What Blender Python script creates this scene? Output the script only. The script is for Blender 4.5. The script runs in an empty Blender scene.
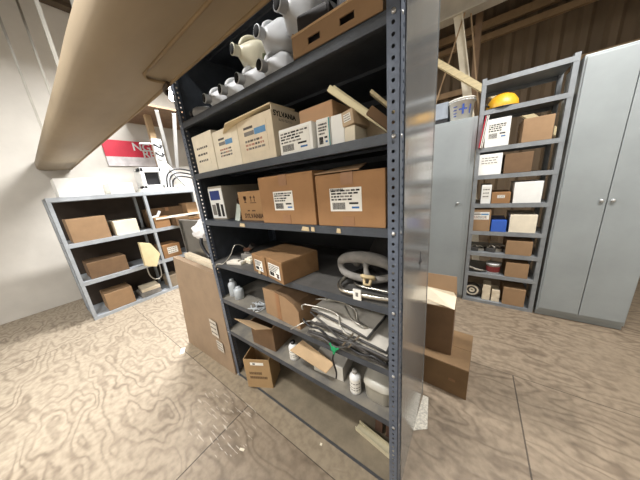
import bpy, bmesh, math, random
from mathutils import Vector, Matrix
random.seed(7)
SC=bpy.context.scene; COL=SC.collection
PI=math.pi
def R(d): return math.radians(d)
def lin(c):
    return tuple(((x/255)/12.92 if x/255<=.04045 else (((x/255)+.055)/1.055)**2.4) for x in c)+(1,)
# ------------------------------------------------------------------ materials
MATS={}
def mat(name,rgb,rough=.6,metal=0,var=.12,scale=8,bump=.0,bscale=60,rgb2=None,stretch=(1,1,1),emit=None,trans=0,alpha=1,spec=.5,gen=True,detail=5):
    if name in MATS: return MATS[name]
    m=bpy.data.materials.new(name); m.use_nodes=True; N=m.node_tree.nodes; L=m.node_tree.links
    b=N['Principled BSDF']; b.inputs['Roughness'].default_value=rough; b.inputs['Metallic'].default_value=metal
    b.inputs['Specular IOR Level'].default_value=spec
    c=lin(rgb); c2=lin(rgb2) if rgb2 else tuple(x*(1-var*2.2) for x in c[:3])+(1,)
    if emit: b.inputs['Emission Color'].default_value=c; b.inputs['Emission Strength'].default_value=emit
    tc=N.new('ShaderNodeTexCoord'); mp=N.new('ShaderNodeMapping'); mp.inputs['Scale'].default_value=stretch
    L.new(tc.outputs['Object'],mp.inputs[0])
    n=N.new('ShaderNodeTexNoise'); n.inputs['Scale'].default_value=scale; n.inputs['Detail'].default_value=detail; n.inputs['Roughness'].default_value=.6
    L.new(mp.outputs[0],n.inputs['Vector'])
    r=N.new('ShaderNodeValToRGB'); r.color_ramp.elements[0].position=.3; r.color_ramp.elements[1].position=.62
    r.color_ramp.elements[0].color=c2; r.color_ramp.elements[1].color=c
    L.new(n.outputs['Fac'],r.inputs[0]); L.new(r.outputs[0],b.inputs['Base Color'])
    if bump:
        n2=N.new('ShaderNodeTexNoise'); n2.inputs['Scale'].default_value=bscale; n2.inputs['Detail'].default_value=3
        L.new(mp.outputs[0],n2.inputs['Vector'])
        bp=N.new('ShaderNodeBump'); bp.inputs['Strength'].default_value=bump; bp.inputs['Distance'].default_value=.01
        L.new(n2.outputs['Fac'],bp.inputs['Height']); L.new(bp.outputs[0],b.inputs['Normal'])
    if trans: b.inputs['Transmission Weight'].default_value=trans
    MATS[name]=m; return m
steel=mat('dark_shelf_paint',(68,73,80),.42,.15,.13,14,.12,120,spec=.5)
steel_dust=mat('dusty_shelf_paint',(136,130,118),.6,.1,.2,9,.1,90,rgb2=(104,102,98))
postm=mat('shelf_post_paint',(98,107,122),.36,.25,.1,20,.08,100)
sheetm=mat('steel_end_sheet',(168,170,170),.17,.6,.1,3,.05,30,stretch=(1,1,.25))
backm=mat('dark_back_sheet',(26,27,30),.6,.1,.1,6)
boltm=mat('zinc_bolt',(190,190,188),.35,.8,.05)
rackm=mat('light_grey_rack_paint',(176,182,188),.45,.1,.1,10)
rackm2=mat('mid_grey_rack_paint',(140,144,147),.45,.15,.12,10)
cabm=mat('grey_cabinet_paint',(152,158,159),.4,.1,.06,2.5,.03,30)
card=mat('cardboard',(154,124,92),.8,0,.07,7,.06,150)
card2=mat('cardboard_warm',(158,118,78),.8,0,.08,7,.06,150)
card_d=mat('cardboard_dark',(118,92,66),.85,0,.12,6,.08,150)
card_p=mat('cardboard_pale',(200,170,132),.8,0,.07,7,.06,150)
card_in=mat('cardboard_inside',(120,88,58),.9,0,.1)
cream=mat('cream_board',(234,224,202),.75,0,.08,6,.04,120)
cream2=mat('ivory_board',(226,212,186),.75,0,.1,6,.04,120)
whitec=mat('white_board',(240,240,236),.7,0,.05,6)
paper=mat('white_paper',(232,230,222),.7,0,.04,20)
ink=mat('black_ink',(34,32,32),.8,0,.05); ink_b=mat('blue_ink',(60,110,170),.7); ink_t=mat('teal_ink',(60,150,150),.7); ink_r=mat('red_ink',(190,60,50),.7); ink_o=mat('orange_ink',(214,130,80),.7)
ink_g=mat('grey_ink',(130,126,120),.8); ink_br=mat('brown_ink',(84,56,36),.8)
tape=mat('parcel_tape',(148,108,74),.4,0,.05,20)
jugm=mat('white_jug_plastic',(206,208,210),.38,0,.06,9,.05,30)
jugc=mat('yellowed_jug_plastic',(212,206,182),.38,0,.06,9,.05,30)
dark=mat('black_hollow',(12,12,13),.9,0,.02)
black=mat('black_plastic',(30,30,33),.4,0,.1)
white=mat('white_plastic',(225,226,226),.35,0,.04)
ductm=mat('beige_duct_paint',(150,134,110),.6,0,.1,3,.25,6,stretch=(.4,1,1))
seamm=mat('duct_seam_tape',(140,118,84),.6,0,.1,8)
greym=mat('grey_fabric',(140,136,130),.85,0,.15,18,.2,80)
chrome=mat('chrome_tube',(190,186,176),.22,.95,.05)
wirem=mat('galvanised_wire',(176,172,162),.35,.8,.1)
slatm=mat('pale_grey_plate',(222,216,204),.5,0,.1,12)
slatd=mat('dark_grey_edge',(70,68,66),.5,0,.1)
greenm=mat('green_tie_plastic',(20,160,100),.45,0,.05)
woodp=mat('pale_wood',(224,206,162),.6,0,.12,10,.05,80,stretch=(1,6,6))
woodb=mat('brown_wood',(120,94,68),.7,0,.15,8,.05,60)
purl=mat('brown_steel_purlin',(164,136,102),.6,.1,.1)
beamm=mat('beige_steel_beam',(204,196,180),.55,.1,.1,4)
yel=mat('yellow_plastic',(222,166,40),.4,0,.06)
blue_dark=mat('royal_blue_ink',(50,80,160),.6)
blu=mat('blue_plastic',(54,98,190),.45,0,.06)
redm=mat('red_banner',(206,40,66),.6,0,.05)
rubber=mat('dark_rubber',(52,46,42),.7,0,.1)
sheet2=mat('brushed_sheet',(150,148,144),.28,.9,.12,4,.05,30)
bagm=mat('white_bag_plastic',(236,236,238),.5,0,.03,30,.5,40)
milk=mat('translucent_bottle_plastic',(214,220,224),.35,0,.05,trans=.35)
bulbm=mat('lamp_glow',(255,248,236),.5,0,0,emit=60)
tubem=mat('tube_glow',(255,246,230),.5,0,0,emit=9)
news=mat('newsprint',(214,208,194),.8,0,.25,70,rgb2=(150,146,138))

# ------------------------------------------------------------------ mesh builder
class MB:
    def __init__(s): s.b=bmesh.new(); s.mi=0
    def face(s,pts,mi=None):
        f=s.b.faces.new([s.b.verts.new(p) for p in pts]); f.material_index=s.mi if mi is None else mi; return f
    def box(s,x0,x1,y0,y1,z0,z1,bev=0,M=None):
        r=bmesh.ops.create_cube(s.b,size=1); vs=r['verts']
        for v in vs: v.co=Vector(((x0+x1)/2+v.co.x*(x1-x0),(y0+y1)/2+v.co.y*(y1-y0),(z0+z1)/2+v.co.z*(z1-z0)))
        fs={f for v in vs for f in v.link_faces}
        for f in fs: f.material_index=s.mi
        if bev:
            es={e for v in vs for e in v.link_edges}
            rr=bmesh.ops.bevel(s.b,geom=list(es),offset=bev,segments=2,affect='EDGES',profile=.6)
            vs=list({v for f in rr['faces'] for v in f.verts}|{v for v in vs if v.is_valid})
            for f in rr['faces']: f.material_index=s.mi
        if M is not None:
            for v in vs: v.co=M@v.co
        return s
    def obar(s,a,b,w,h,up=(0,0,1),bev=0):
        a=Vector(a);b=Vector(b);d=(b-a);l=d.length;d.normalize();u=Vector(up);x=d.cross(u).normalized();u=x.cross(d)
        M=Matrix((( x.x,d.x,u.x,a.x),(x.y,d.y,u.y,a.y),(x.z,d.z,u.z,a.z),(0,0,0,1)))
        return s.box(-w/2,w/2,0,l,-h/2,h/2,bev,M)
    def loft(s,rings,cap0=True,cap1=True):
        rv=[[s.b.verts.new(p) for p in r] for r in rings]
        n=len(rv[0])
        for i in range(len(rv)-1):
            for j in range(n):
                f=s.b.faces.new((rv[i][j],rv[i][(j+1)%n],rv[i+1][(j+1)%n],rv[i+1][j])); f.material_index=s.mi; f.smooth=True
        if cap0: f=s.b.faces.new(list(reversed(rv[0]))); f.material_index=s.mi
        if cap1: f=s.b.faces.new(rv[-1]); f.material_index=s.mi
        return s
    def lathe(s,prof,seg=24,c=(0,0,0),cap=True):
        rings=[[Vector((c[0]+r*math.cos(2*PI*j/seg),c[1]+r*math.sin(2*PI*j/seg),c[2]+z)) for j in range(seg)] for r,z in prof]
        return s.loft(rings,cap,cap)
    def rrect(s,secs,seg=32,p=4):
        # secs: (z,hw,hd,power[,ox,oy])
        rings=[]
        for t in secs:
            z,hw,hd,pw=t[:4]; ox,oy=(t[4],t[5]) if len(t)>4 else (0,0); r=[]
            for j in range(seg):
                a=2*PI*j/seg; c,sn=math.cos(a),math.sin(a)
                k=(abs(c)**pw+abs(sn)**pw)**(-1/pw); r.append(Vector((ox+hw*c*k,oy+hd*sn*k,z)))
            rings.append(r)
        return s.loft(rings)
    def tube(s,path,r,seg=8,closed=False,smooth=0):
        P=[Vector(p) for p in path]
        if smooth: P=catmull(P,smooth,closed)
        n=len(P); rings=[]; up=None
        for i,p in enumerate(P):
            a=P[i-1] if (i>0 or closed) else P[i]; b=P[(i+1)%n] if (i<n-1 or closed) else P[i]
            t=(b-a).normalized()
            if up is None: up=t.orthogonal().normalized()
            up=(up-t*up.dot(t)); up=up.normalized() if up.length>1e-6 else t.orthogonal().normalized()
            w=t.cross(up); rr=r[i] if isinstance(r,list) else r
            rings.append([p+(up*math.cos(2*PI*j/seg)+w*math.sin(2*PI*j/seg))*rr for j in range(seg)])
        if closed: rings.append(rings[0][:]); return s.loft(rings,False,False)
        return s.loft(rings)
    def plate(s,pts,th,n=None):
        # prism from a planar polygon with thickness th along its normal
        P=[Vector(p) for p in pts]
        nn=Vector(n).normalized() if n else (P[1]-P[0]).cross(P[2]-P[1]).normalized()
        return s.loft_flat(P,[p+nn*th for p in P])
    def loft_flat(s,A,B):
        a=[s.b.verts.new(p) for p in A]; b=[s.b.verts.new(p) for p in B]; n=len(a)
        fs=[s.b.faces.new(a),s.b.faces.new(list(reversed(b)))]
        for j in range(n): fs.append(s.b.faces.new((a[j],b[j],b[(j+1)%n],a[(j+1)%n])))
        for f in fs: f.material_index=s.mi
        return s
    def build(s,name,m,parent=None,smooth=False,fix=True,M=None):
        if fix: bmesh.ops.recalc_face_normals(s.b,faces=s.b.faces)
        if M is not None: s.b.transform(M)
        me=bpy.data.meshes.new(name); s.b.to_mesh(me); s.b.free()
        for q in (m if isinstance(m,(list,tuple)) else [m]): me.materials.append(q)
        if smooth:
            for f in me.polygons: f.use_smooth=True
        o=bpy.data.objects.new(name,me); COL.objects.link(o)
        if parent is not None: o.parent=parent
        return o
def catmull(P,k,closed=False):
    out=[]; n=len(P)
    rng=range(n if closed else n-1)
    for i in rng:
        p0=P[i-1] if (i>0 or closed) else P[i]; p1=P[i]; p2=P[(i+1)%n]; p3=P[(i+2)%n] if (i+2<n or closed) else P[min(i+1,n-1)]
        for t in range(k):
            u=t/k; out.append(.5*((2*p1)+(-p0+p2)*u+(2*p0-5*p1+4*p2-p3)*u*u+(-p0+3*p1-3*p2+p3)*u**3))
    if not closed: out.append(P[-1])
    return out
def tag(o,label=None,cat=None,group=None,kind=None):
    if label: o['label']=label
    if cat: o['category']=cat
    if group: o['group']=group
    if kind: o['kind']=kind
    return o
def thing(name,label,cat,loc=(0,0,0),rz=0,group=None,rot=None):
    o=bpy.data.objects.new(name,None); o.empty_display_size=.05; COL.objects.link(o)
    o.location=loc; o.rotation_euler=rot if rot else (0,0,R(rz)); return tag(o,label,cat,group)
def struct(name,mb,m,**k):
    return tag(mb.build(name,m,**k),kind='structure')
def text_mesh(body,size,m,parent,name='printed_word',M=None,sx=1):
    cu=bpy.data.curves.new('t','FONT'); cu.body=body; cu.size=size; cu.align_x='CENTER'; cu.align_y='CENTER'; cu.extrude=.0006; cu.offset=size*.02
    t=bpy.data.objects.new('t',cu); COL.objects.link(t)
    dg=bpy.context.evaluated_depsgraph_get(); me=bpy.data.meshes.new_from_object(t.evaluated_get(dg))
    bpy.data.objects.remove(t); bpy.data.curves.remove(cu)
    me.transform(Matrix.Scale(sx,4,(1,0,0)))
    if M is not None: me.transform(M)
    me.materials.clear(); me.materials.append(m)
    o=bpy.data.objects.new(name,me); COL.objects.link(o); o.parent=parent; return o
FRONT=Matrix.Rotation(PI/2,4,'X')               # xy-plane drawing stood up, facing -Y
RIGHT=Matrix.Rotation(PI/2,4,'Z')@FRONT         # facing +X
def face_M(side,u,z,off):
    # local frame on a box face: u along face, z up; off = distance of face from origin
    if side=='F': return Matrix.Translation((u,-off,z))@FRONT
    return Matrix.Translation((off,u,z))@RIGHT
def label_part(parent,M,w,h,style=0,m=paper,name='shipping_label',seed=1):
    rn=random.Random(seed); b=MB(); b.box(-w/2,w/2,-h/2,h/2,0,.0008)
    def q(x0,x1,y0,y1,mi):
        b.mi=mi; b.box(x0,x1,y0,y1,.0006,.0014); b.mi=0
    if style==0:      # address label: rows of fine print, barcode low left
        y=h*.42
        for row in range(4):
            x=-w*.45
            while x<w*(.4-.1*row):
                l=w*rn.uniform(.05,.16); q(x,min(x+l,w*.45),y-h*.07,y,rn.choice((1,1,2))); x+=l+w*.03
            y-=h*rn.uniform(.11,.14)
        x=-w*.42
        while x<-w*.02: l=w*rn.uniform(.008,.02); q(x,x+l,-h*.42,-h*.12,1); x+=l+w*.012
        q(w*.12,w*.4,-h*.2,-h*.12,1); q(w*.2,w*.42,-h*.38,-h*.3,3)
    elif style==1:    # carton end print: heading, blue bar
        q(-w*.45,-w*.05,h*.34,h*.42,1); q(0,w*.46,h*.1,h*.3,3); q(-w*.45,-w*.02,h*.12,h*.26,2)
        for i in range(3):
            x=-w*.45
            while x<w*.3: l=w*rn.uniform(.05,.14); q(x,x+l,-h*(.1+.13*i),-h*(.03+.13*i),rn.choice((1,2,4))); x+=l+w*.03
    else:             # small words only
        for i in range(3):
            x=-w*.45; y=h*(.35-.3*i)
            while x<w*.35: l=w*rn.uniform(.08,.2); q(x,x+l,y-h*.09,y,1); x+=l+w*.05
    return b.build(name,[m,ink if style==0 else mat('faded_ink',(92,86,80),.8),ink_g,ink_b if style==0 else mat('soft_blue_ink',(96,146,190),.7),mat('soft_red_ink',(180,130,110),.7)],parent,M=M)
def fold(p,M0): return M0@p
def carton(name,label,cat,w,d,h,loc,rz=0,m=card,group=None,tp=True,lab=None,flaps=None,bev=.004,rot=None,parts=True,seed=3):
    """closed or open carton; origin = base front-left corner centre-front: local x -w/2..w/2, y 0..d, z 0..h"""
    t=thing(name,label,cat,loc,rz,group,rot)
    b=MB()
    if flaps:
        th=.005
        b.box(-w/2,w/2,0,d,0,th); b.box(-w/2,w/2,0,th,th,h); b.box(-w/2,w/2,d-th,d,th,h); b.box(-w/2,-w/2+th,th,d-th,th,h); b.box(w/2-th,w/2,th,d-th,th,h)
        b.build('carton_body',m,t)
        for (side,ang,L) in flaps:
            f=MB()
            if side=='F': f.box(-w/2,w/2,0,.004,0,L); M=Matrix.Translation((0,0,h))@Matrix.Rotation(R(ang),4,'X')
            elif side=='B': f.box(-w/2,w/2,-.004,0,0,L); M=Matrix.Translation((0,d,h))@Matrix.Rotation(R(-ang),4,'X')
            elif side=='L': f.box(0,.004,0,d,0,L); M=Matrix.Translation((-w/2,0,h))@Matrix.Rotation(R(-ang),4,'Y')
            else: f.box(-.004,0,0,d,0,L); M=Matrix.Translation((w/2,0,h))@Matrix.Rotation(R(ang),4,'Y')
            f.build('flap',m,t,M=M)
    else:
        b.box(-w/2,w/2,0,d,0,h,bev); b.build('carton_body',m,t)
        if parts:
            f=MB(); f.box(-w/2+.002,w/2-.002,.002,d/2-.001,h-.001,h+.003); f.build('flap',m,t)
            f=MB(); f.box(-w/2+.002,w/2-.002,d/2+.001,d-.002,h-.001,h+.003); f.build('flap',m,t)
    if tp:
        tb=MB(); tw=min(.05,w*.2)
        tb.box(-tw/2,tw/2,-.0015,.001,h*.8,h+.003)
        if not flaps: tb.box(-tw/2,tw/2,.001,d,h+.0028,h+.0042)
        tb.build('tape',tape,t)
        tb=MB(); tb.box(-tw/2,tw/2,-.0015,.001,0.002,h*.2); tb.build('tape',tape,t)
    if lab:
        for (side,u,z,lw,lh,st) in lab:
            label_part(t,face_M(side,u,z,.0003 if side=='F' else w/2+.0003),lw,lh,st,seed=seed)
    return t

# ------------------------------------------------------------------ setting
def floor_mat():
    m=bpy.data.materials.new('plywood_floor'); m.use_nodes=True; N=m.node_tree.nodes; L=m.node_tree.links; b=N['Principled BSDF']
    def nd(t,**k):
        n=N.new(t)
        for a,v in k.items(): setattr(n,a,v)
        return n
    def math_(op,a,b2=None,c=None):
        n=nd('ShaderNodeMath',operation=op)
        for i,v in enumerate((a,b2,c)):
            if v is None: continue
            if isinstance(v,(int,float)): n.inputs[i].default_value=v
            else: L.new(v,n.inputs[i])
        return n.outputs[0]
    tc=nd('ShaderNodeTexCoord'); sp=nd('ShaderNodeSeparateXYZ'); L.new(tc.outputs['Object'],sp.inputs[0]); X,Y=sp.outputs[0],sp.outputs[1]
    # sheet ids: seams run along x at y=-.12+1.22k and along y, staggered
    ky=math_('FLOOR',math_('DIVIDE',math_('ADD',Y,.12),1.22))
    sx=math_('ADD',math_('ADD',X,1.03),math_('MULTIPLY',math_('ADD',ky,1),.87))
    kx=math_('FLOOR',math_('DIVIDE',sx,2.44))
    off=math_('ADD',math_('MULTIPLY',ky,7.31),math_('MULTIPLY',kx,3.77))
    cb=nd('ShaderNodeCombineXYZ'); L.new(math_('MULTIPLY',X,.62),cb.inputs[0]); L.new(math_('MULTIPLY',Y,1.5),cb.inputs[1]); L.new(off,cb.inputs[2])
    n1=nd('ShaderNodeTexNoise'); n1.inputs['Scale'].default_value=1.7; n1.inputs['Detail'].default_value=3.4; n1.inputs['Roughness'].default_value=.5; L.new(cb.outputs[0],n1.inputs['Vector'])
    w=math_('SINE',math_('MULTIPLY',n1.outputs['Fac'],112))
    w=math_('POWER',math_('MULTIPLY_ADD',w,.5,.5),2.6)
    n2=nd('ShaderNodeTexNoise'); n2.inputs['Scale'].default_value=2.2; n2.inputs['Detail'].default_value=6; L.new(tc.outputs['Object'],n2.inputs['Vector'])
    n3=nd('ShaderNodeTexNoise'); n3.inputs['Scale'].default_value=26; n3.inputs['Detail'].default_value=6; L.new(tc.outputs['Object'],n3.inputs['Vector'])
    amt=math_('MULTIPLY',w,math_('MULTIPLY_ADD',n2.outputs['Fac'],1.3,-.2))
    mx=nd('ShaderNodeMix',data_type='RGBA'); L.new(amt,mx.inputs[0]); mx.inputs[6].default_value=lin((178,165,146)); mx.inputs[7].default_value=lin((112,97,82))
    # darker zone by the shelves: grimy tone deepened to stand in for dimmer light
    dirt_shade=nd('ShaderNodeMapRange'); dirt_shade.inputs['From Min'].default_value=-2.1; dirt_shade.inputs['From Max'].default_value=-.7; L.new(math_('ADD',X,math_('MULTIPLY_ADD',n2.outputs['Fac'],1.4,-.7)),dirt_shade.inputs['Value'])
    m2=nd('ShaderNodeMix',data_type='RGBA',blend_type='MULTIPLY'); L.new(math_('MULTIPLY',dirt_shade.outputs[0],.9),m2.inputs[0]); L.new(mx.outputs[2],m2.inputs[6]); m2.inputs[7].default_value=(.52,.47,.42,1)
    # plain painted strip under/around the shelf front
    fr=math_('MULTIPLY',math_('GREATER_THAN',Y,-.12),math_('LESS_THAN',Y,.62)); fr=math_('MULTIPLY',math_('MULTIPLY',fr,math_('LESS_THAN',X,.0)),math_('GREATER_THAN',X,-2.15))
    m3=nd('ShaderNodeMix',data_type='RGBA'); L.new(math_('MULTIPLY',fr,.8),m3.inputs[0]); L.new(m2.outputs[2],m3.inputs[6]); m3.inputs[7].default_value=lin((150,136,114))
    # fine grime
    m4=nd('ShaderNodeMix',data_type='RGBA',blend_type='MULTIPLY'); m4.inputs[0].default_value=.55; L.new(m3.outputs[2],m4.inputs[6])
    rr=nd('ShaderNodeValToRGB'); rr.color_ramp.elements[0].position=.3; rr.color_ramp.elements[0].color=(.5,.48,.46,1); rr.color_ramp.elements[1].position=.6; L.new(n3.outputs['Fac'],rr.inputs[0]); L.new(rr.outputs[0],m4.inputs[7])
    # seams
    fy=math_('ABSOLUTE',math_('SUBTRACT',math_('FRACT',math_('DIVIDE',math_('ADD',Y,.12+.61),1.22)),.5))
    fx=math_('ABSOLUTE',math_('SUBTRACT',math_('FRACT',math_('DIVIDE',math_('ADD',sx,1.22),2.44)),.5))
    s=math_('MAXIMUM',math_('LESS_THAN',fy,.0020),math_('MULTIPLY',math_('LESS_THAN',fx,.0016),1))
    m5=nd('ShaderNodeMix',data_type='RGBA'); L.new(math_('MULTIPLY',s,.8),m5.inputs[0]); L.new(m4.outputs[2],m5.inputs[6]); m5.inputs[7].default_value=lin((46,36,28))
    # paint scrapes
    sc=nd('ShaderNodeTexNoise'); sc.inputs['Scale'].default_value=9; sc.inputs['Detail'].default_value=2
    mp=nd('ShaderNodeMapping'); mp.inputs['Scale'].default_value=(1,9,1); mp.inputs['Rotation'].default_value=(0,0,R(14)); L.new(tc.outputs['Object'],mp.inputs[0]); L.new(mp.outputs[0],sc.inputs['Vector'])
    d1=math_('POWER',math_('ADD',X,1.12),2); d2=math_('POWER',math_('MULTIPLY',math_('ADD',Y,.27),1.6),2)
    near=math_('LESS_THAN',math_('ADD',d1,d2),.09)
    m6=nd('ShaderNodeMix',data_type='RGBA'); L.new(math_('MULTIPLY',math_('MULTIPLY',near,math_('GREATER_THAN',sc.outputs['Fac'],.63)),.45),m6.inputs[0]); L.new(m5.outputs[2],m6.inputs[6]); m6.inputs[7].default_value=lin((214,204,190))
    L.new(m6.outputs[2],b.inputs['Base Color']); b.inputs['Roughness'].default_value=.55
    bp=nd('ShaderNodeBump'); bp.inputs['Strength'].default_value=.15; bp.inputs['Distance'].default_value=.004
    L.new(math_('SUBTRACT',n3.outputs['Fac'],math_('ADD',s,w)),bp.inputs['Height']); L.new(bp.outputs[0],b.inputs['Normal'])
    return m
X0,X1,Y0,Y1,ZC=-5.1,2.6,-3.4,5.0,4.4
struct('floor',MB().box(X0,X1,Y0,Y1,-.05,0),floor_mat())
wallw=mat('white_wall_paint',(212,208,200),.8,0,.06,2)
walld=mat('brown_metal_siding',(116,98,76),.7,.1,.15,3,stretch=(1,1,.3))
ceilm=mat('dark_roof_deck',(84,72,58),.7,.1,.12,3)
struct('wall_left',MB().box(X0-.1,X0,Y0,Y1,0,ZC),wallw)
struct('wall_right',MB().box(X1,X1+.1,Y0,Y1,0,ZC),wallw)
struct('wall_front',MB().box(X0,X1,Y0-.1,Y0,0,ZC),wallw)
b=MB(); b.box(X0,X1,Y1,Y1+.1,0,ZC)
x=X0+.1
while x<X1-.2:
    b.loft_flat([(x,Y1,0),(x+.05,Y1-.05,0),(x+.13,Y1-.05,0),(x+.18,Y1,0)],[(x,Y1,ZC),(x+.05,Y1-.05,ZC),(x+.13,Y1-.05,ZC),(x+.18,Y1,ZC)]); x+=.3
struct('wall_back',b,walld)
b=MB(); b.box(X0,X1,Y0,Y1,ZC,ZC+.1)
y=Y0+.1
x=X0+.1
while x<X1-.2:
    b.box(x,x+.14,Y0,Y1,ZC-.05,ZC); x+=.3
struct('ceiling',b,ceilm)
# purlins on the back wall
for i,(z,h) in enumerate([(3.93,.08),(3.76,.05),(3.0,.06)]):
    b=MB(); b.box(X0,X1,Y1-.16,Y1-.05,z,z+h); b.box(X0,X1,Y1-.17,Y1-.155,z-.02,z+h+.02); struct('trim_%d'%(i+1),b,purl)
# main beam
t=MB(); t.box(X0,X1,3.36,3.54,3.57,3.59); t.box(X0,X1,3.44,3.46,3.59,3.95); t.box(X0,X1,3.36,3.54,3.95,3.97)
tag(t.build('roof_beam',beamm),'long beige steel roof beam crossing above the grey cabinet','beam')
t=MB(); t.obar((-.165,3.40,3.57),(.11,3.40,2.0),.10,.012,(0,1,0)); t.obar((-.115,3.37,3.57),(.16,3.37,2.0),.012,.07,(0,1,0)); t.obar((.10,3.40,2.0),(.32,3.40,0),.1,.03,(0,1,0))
tag(t.build('roof_strut',mat('pale_steel_strut',(222,212,190),.5,.1,.08)),'pale angled steel strut dropping from the roof beam behind the white bucket','strut')
t=MB(); t.box(.03,.11,3.75,3.83,0,ZC-.05)
tag(t.build('wall_post',woodb),'brown upright post behind the angled strut','post')
t=MB(); t.obar((-.95,3.2,3.545),(2.58,3.2,.42),.07,.08,(0,1,0)); 
tag(t.build('diagonal_brace',woodp),'pale wooden brace slanting down to the top of the right storage rack','brace')
for a,c,l in [((-1.15,3.40,.0),(-.087,3.40,3.57),'thin rod leaning left of the angled strut'),((-.02,3.48,3.57),(.52,3.48,0),'thin rod crossing just right of the angled strut')]:
    t=MB(); t.obar(a,c,.018,.018); tag(t.build('brace_rod',purl),l,'rod')
# overhead duct in front of the shelf top
def duct():
    t=thing('overhead_duct','large beige overhead duct running above the front of the dark shelf unit','duct',(0,0,0))
    prof=[(-.070,2.17),(-.070,2.105),(-.078,2.094),(-.10,2.090),(-.118,2.098),(-.16,2.094),(-.20,2.094),(-.27,2.080),(-.34,2.075),(-.40,2.085),(-.42,2.11),(-.42,2.19),(-.40,2.22),(-.12,2.22),(-.075,2.20)]
    xs=[-5.08,-4,-3,-2.35,-1.9,-1.5,-1.2,-.8,-.4,0,.6,1.3,2.2]
    b=MB(); b.loft([[Vector((x,y,z+.004*math.sin(x*7+y*20))) for y,z in prof] for x in xs]); b.build('duct_body',ductm,t)
    b=MB(); b.tube([(x,-.205,2.091) for x in (-1.12,-.6,0,.8,2.1)],.007,8); b.tube([(-1.12,-.205,2.091),(-1.15,-.19,2.088),(-1.155,-.15,2.088),(-1.14,-.11,2.088)],.007,8,smooth=4); b.build('seam_bead',seamm,t)
    b=MB(); b.tube([(x,-.088,2.092) for x in (-5.05,-3.5,-2.3,-1.5,-.6,0,.8,2.1)],.008,8); b.build('edge_bead',seamm,t)
    b=MB(); b.tube([(-1.28,-.05,2.11),(-1.27,-.06,2.085),(-1.20,-.10,2.078),(-1.12,-.11,2.08)],.009,8,smooth=5); b.build('strap_hook',mat('rust_strap',(70,54,36),.6,.3),t)
    for x in (-4,-2.1,-.3,1.6):
        b=MB(); b.box(x-.008,x+.008,-.33,-.31,2.21,ZC-.05); b.box(x-.008,x+.008,-.16,-.14,2.21,ZC-.05); b.build('hanger',wirem,t)
duct()

# ------------------------------------------------------------------ main shelf unit
W=1.342; D=.618; HT=2.44
SH=[1.954,1.648,1.344,1.035,.738,.452,.029]; TOPZ=2.40
def angle_post(sx,sy):
    # L angle with corner at origin, flanges towards sx (x) and sy (y); punched holes
    b=MB(); p=.0272; th=.0022; n=int(HT/p)
    def flange(fn,fw,hf):
        for i in range(n):
            z0=i*p; zc=z0+p/2; ux=fw*hf; r=.0052; rz=.0056
            octo=[(ux+r*math.cos(PI/8+k*PI/4),zc+rz*math.sin(PI/8+k*PI/4)) for k in range(8)]
            cor=[(fw,z0+p),(0,z0+p),(0,z0),(fw,z0)]
            for off in (0,th):
                V=[b.b.verts.new(fn(u,z,off)) for u,z in octo]; C=[b.b.verts.new(fn(u,z,off)) for u,z in cor]
                # oct verts 0..7 by angle 22,67,112,...; corners: TR,TL,BL,BR
                b.b.faces.new((V[1],V[0],C[0])); b.b.faces.new((V[2],V[1],C[0],C[1])); b.b.faces.new((V[3],V[2],C[1])); b.b.faces.new((V[4],V[3],C[1],C[2]))
                b.b.faces.new((V[5],V[4],C[2])); b.b.faces.new((V[6],V[5],C[2],C[3])); b.b.faces.new((V[7],V[6],C[3])); b.b.faces.new((V[0],V[7],C[3],C[0]))
                if off==0: V0,C0=V,C
            for k in range(8): b.b.faces.new((V0[k],V0[(k+1)%8],V[(k+1)%8],V[k]))
            b.b.faces.new((C0[1],C0[2],C[2],C[1])); b.b.faces.new((C0[3],C0[0],C[0],C[3]))
    flange(lambda u,z,o: Vector((sx*u,sy*o,z)),.038,.52)
    flange(lambda u,z,o: Vector((sx*o,sy*u,z)),.050,.66)
    return b
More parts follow.
